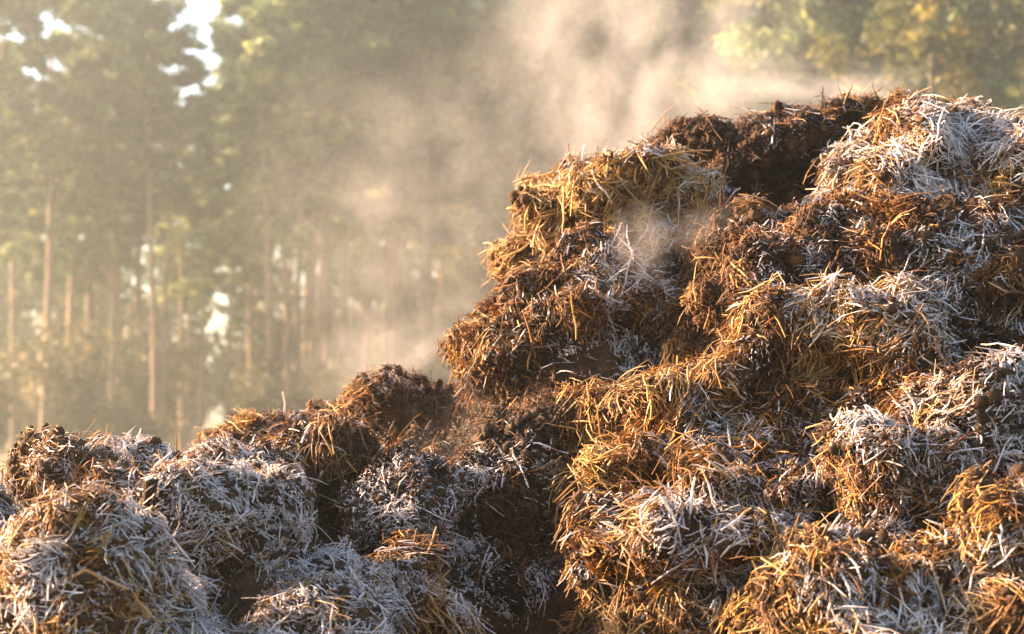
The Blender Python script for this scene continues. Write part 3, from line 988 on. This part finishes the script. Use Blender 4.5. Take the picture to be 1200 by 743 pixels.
FRONT = "trees along the edge of the wood"
for a in [
    ('pine1', -25, 56, "hazy pine cut by the left edge of the picture", FRONT, 0.92),
    ('pine0', 52, 58, "tall hazy pine with pale trunk nearest the left edge", FRONT, 0.88),
    ('pine2', 106, 60, "hazy pine with a thick reddish trunk between the leftmost trunk and the twin trunks", FRONT, 0.84),
    ('twin', 186, 57, "pine with two slim parallel trunks left of the bright gap", FRONT, 0.85, 0.0),
    ('pine1', 320, 56, "slim pine standing just right of the bright gap in the wood", FRONT, 0.88),
    ('twin', 343, 58, "pine with paired pale trunks right of the bright gap", FRONT, 1.02, 0.3),
    ('pine0', 388, 62, "thin trunked pine right of the paired pale trunks", FRONT, 0.98),
    ('pine2', 430, 66, "pine with sunlit yellowish crown left of the rising steam", FRONT, 1.0),
    ('pine1', 466, 63, "pine whose dark green lower crown shows beside the steam", FRONT, 1.08),
    ('pine0', 520, 67, "pine half veiled by the left side of the steam", FRONT, 1.02),
    ('leaf0', 585, 64, "broadleaf tree veiled by steam left of the crest", FRONT, 1.05),
    ('pine1', 640, 70, "pine almost lost behind the steam column", FRONT, 1.1),
    ('leaf0', 720, 66, "broadleaf tree behind the densest steam above the crest", FRONT, 1.1),
    ('leaf1', 800, 62, "dull green tree just right of the steam column", FRONT, 1.2),
    ('pine2', 868, 58, "dark pine above the dung crest", FRONT, 1.0),
    ('leaf1', 930, 54, "dense green tree with small sky gaps above the crest", FRONT, 1.2),
    ('leaf0', 1000, 56, "grey green tree left of the bright yellow one", FRONT, 1.08),
    ('leaf0', 1092, 46, "bright yellow green broadleaf tree above the frosted right clump", FRONT, 1.0),
    ('leaf1', 1165, 50, "dark green tree filling the upper right corner", FRONT, 1.25),
    ('pine2', 1235, 52, "shadowy pine cut by the right edge of the picture", FRONT, 1.0),
]:
    plant(*a)
plant('pine1', 236, 80, "narrow pine set back behind the bright gap, bright sky above its top", "trees deep in the wood", 0.88)
plant('pine0', 266, 92, "tall pine set far back just right of the bright gap", "trees deep in the wood", 0.78)
for px, Y, sc_ in ((18, 60, .86), (78, 62, .84), (131, 59, .82), (156, 63, .86), (214, 66, .70), (296, 64, .76), (363, 60, .98), (409, 61, 1.0), (448, 64, .95), (492, 62, 1.02)):
    plant(random.choice(('pine0', 'pine1', 'pine2')), px, Y, "slim hazy pine among the trunks at the front of the wood", "slim front pines of the wood", sc_)
rr = random.Random(77)
k = 0
kinds = ['pine0', 'pine1', 'pine2', 'pine0', 'leaf1', 'pine1']
for Y in (66, 72, 78, 85, 93, 102, 114):
    px = (-70 if Y < 78 else -330) + rr.uniform(0, 40)
    while px < (1280 if Y < 78 else 1420):
        half = (1.9 if Y < 84 else 0.0) / (K * Y)
        if not (245 - half < px < 245 + half):
            plant(kinds[k % 6], px, Y + rr.uniform(-2, 2), "hazy tree deep in the wood behind the front row of trunks",
                  "trees deep in the wood", rr.uniform(0.60, 0.72) if 195 < px < 300 else rr.uniform(0.72, 0.90) if px < 195 else rr.uniform(0.98, 1.2))
            k += 1
        px += rr.uniform(70, 125)

SH = [make_shrub(21, 2.3, 2.6, M_SHRUB), make_shrub(22, 3.2, 2.4, M_SHRUB), make_shrub(23, 1.6, 3.0, M_SHRUB)]
su = set()
kk = 0
for Y in (55, 61, 69, 80, 100, 118):
    px = -40 + rr.uniform(0, 40)
    while px < 1240:
        half = 1.0 / (K * Y)
        if not (240 - half < px < 246 + half):
            i = kk % 3
            if i in su: o = copy_tree(SH[i])
            else: o = SH[i]; su.add(i)
            y = Y + rr.uniform(-2, 2)
            o.location = ((px - 600) * K * y, y, 0)
            o.rotation_euler = (0, 0, rr.uniform(0, 6.28))
            s_ = rr.uniform(0.8, 1.25); o.scale = (s_, s_, s_)
            tag(o, "hazy dull shrub in the undergrowth between the trunks", "shrub", "undergrowth shrubs of the wood")
            kk += 1
        px += rr.uniform(60, 110)

for Y, step, sc_ in ((92, 44, 2.0), (108, 50, 2.3), (126, 40, 2.4)):
    px = -60 + rr.uniform(0, 30)
    while px < 760:
        half = 2.2 / (K * Y)
        if not (248 - half < px < 248 + half) or Y > 120:
            o = copy_tree(SH[kk % 3]); kk += 1
            y = Y + rr.uniform(-2, 2)
            o.location = ((px - 600) * K * y, y, 0)
            o.rotation_euler = (0, 0, rr.uniform(0, 6.28))
            s_ = sc_ * rr.uniform(0.85, 1.2) * (0.45 if 215 < px < 285 else 1); o.scale = (s_, s_, s_)
            tag(o, "hazy dull shrub in the undergrowth between the trunks", "shrub", "undergrowth shrubs of the wood")
        px += step * rr.uniform(0.8, 1.2)

# ------------------------------------------------------------------ air
def box(name, lo, hi):
    bm = bmesh.new()
    bmesh.ops.create_cube(bm, size=1.0)
    for v in bm.verts:
        v.co = Vector([lo[i] + (v.co[i] + 0.5) * (hi[i] - lo[i]) for i in range(3)])
    me = bpy.data.meshes.new(name)
    bm.to_mesh(me); bm.free()
    return me


m, t = new_mat("morning_haze")
out = node(t, "ShaderNodeOutputMaterial")
pv = node(t, "ShaderNodeVolumePrincipled")
pv.inputs["Color"].default_value = (0.88, 0.95, 0.90, 1)
pv.inputs["Density"].default_value = 0.0024
pv.inputs["Anisotropy"].default_value = 0.68
t.links.new(pv.outputs[0], out.inputs["Volume"])
hz = link('haze', box('haze', (-150, -90, -1.6), (150, 210, 20.5)), m)
hz["kind"] = "stuff"


def steam(label, px, py, Y, rx, ry, rz, dens, scale, roll=0, lo=0.42, hi=0.75, seed=0.0, stretch=(1, 1, 1)):
    c = at(px, py, Y); mm = K * Y
    U, F = ico(4)
    mat, t = new_mat("steam")
    L = t.links.new
    out = node(t, "ShaderNodeOutputMaterial")
    tc = node(t, "ShaderNodeTexCoord")
    ln = node(t, "ShaderNodeVectorMath", operation='LENGTH')
    L(tc.outputs["Object"], ln.inputs[0])
    fo = node(t, "ShaderNodeMapRange", interpolation_type='SMOOTHSTEP')
    L(ln.outputs["Value"], fo.inputs[0])
    fo.inputs[1].default_value = 0.15; fo.inputs[2].default_value = 0.98; fo.inputs[3].default_value = 1; fo.inputs[4].default_value = 0
    mp = node(t, "ShaderNodeMapping")
    mp.inputs["Location"].default_value = (seed, seed * 1.7, seed * 0.6)
    mp.inputs["Scale"].default_value = tuple(scale * s for s in stretch)
    L(tc.outputs["Object"], mp.inputs[0])
    n1 = node(t, "ShaderNodeTexNoise"); n1.inputs["Scale"].default_value = 1.0; n1.inputs["Detail"].default_value = 5
    n1.inputs["Roughness"].default_value = 0.60; n1.inputs["Distortion"].default_value = 0.35
    L(mp.outputs[0], n1.inputs["Vector"])
    mr = node(t, "ShaderNodeMapRange")
    L(n1.outputs[0], mr.inputs[0]); mr.inputs[1].default_value = lo; mr.inputs[2].default_value = hi
    mu = node(t, "ShaderNodeMath", operation='MULTIPLY')
    L(fo.outputs[0], mu.inputs[0]); L(mr.outputs[0], mu.inputs[1])
    m2 = node(t, "ShaderNodeMath", operation='MULTIPLY')
    L(mu.outputs[0], m2.inputs[0]); m2.inputs[1].default_value = dens
    pv = node(t, "ShaderNodeVolumePrincipled")
    pv.inputs["Color"].default_value = (0.97, 0.92, 0.89, 1)
    pv.inputs["Anisotropy"].default_value = 0.45
    L(m2.outputs[0], pv.inputs["Density"])
    L(pv.outputs[0], out.inputs["Volume"])
    o = link('steam', np_mesh('steam', U, F, smooth=True), mat)
    o.location = c
    o.scale = (rx * mm, ry * mm, rz * mm)
    o.rotation_euler = (0, math.radians(roll), 0)
    tag(o, label, 'steam', 'steam rising from the heap', 'stuff')


steam("dense warm steam rising behind the golden crest clump", 745, 90, 6.1, 270, 130, 330, 2.5, 3.6, roll=14, seed=2.0, stretch=(1.1, 1, 0.9), lo=0.45, hi=0.68)
steam("thin steam drifting left in front of the pines", 470, 250, 6.4, 240, 130, 250, 1.1, 2.8, roll=-20, seed=5.5, lo=0.45, hi=0.70)
steam("low steam lying over the left slope of the heap", 470, 410, 5.6, 170, 100, 80, 2.2, 2.2, roll=-22, seed=8.1)
steam("low steam along the dung crest at the right", 960, 112, 5.8, 210, 100, 60, 4.0, 2.0, roll=3, seed=11.0)
steam("small steam puff curling up in front of the dark crest dung", 752, 282, 4.36, 46, 44, 60, 4.5, 0.8, roll=-14, seed=14.0, lo=.34, hi=.70, stretch=(1.5, 1, 0.8))
steam("thin steam wisp trailing right of the small puff", 838, 268, 4.42, 90, 44, 40, 3.5, 0.9, roll=-12, seed=23.0, lo=.36, hi=.70, stretch=(1, 1, 1.5))
steam("faint steam veil over the dark dung slope", 545, 500, 4.45, 100, 60, 70, 1.0, 1.6, seed=17.0)
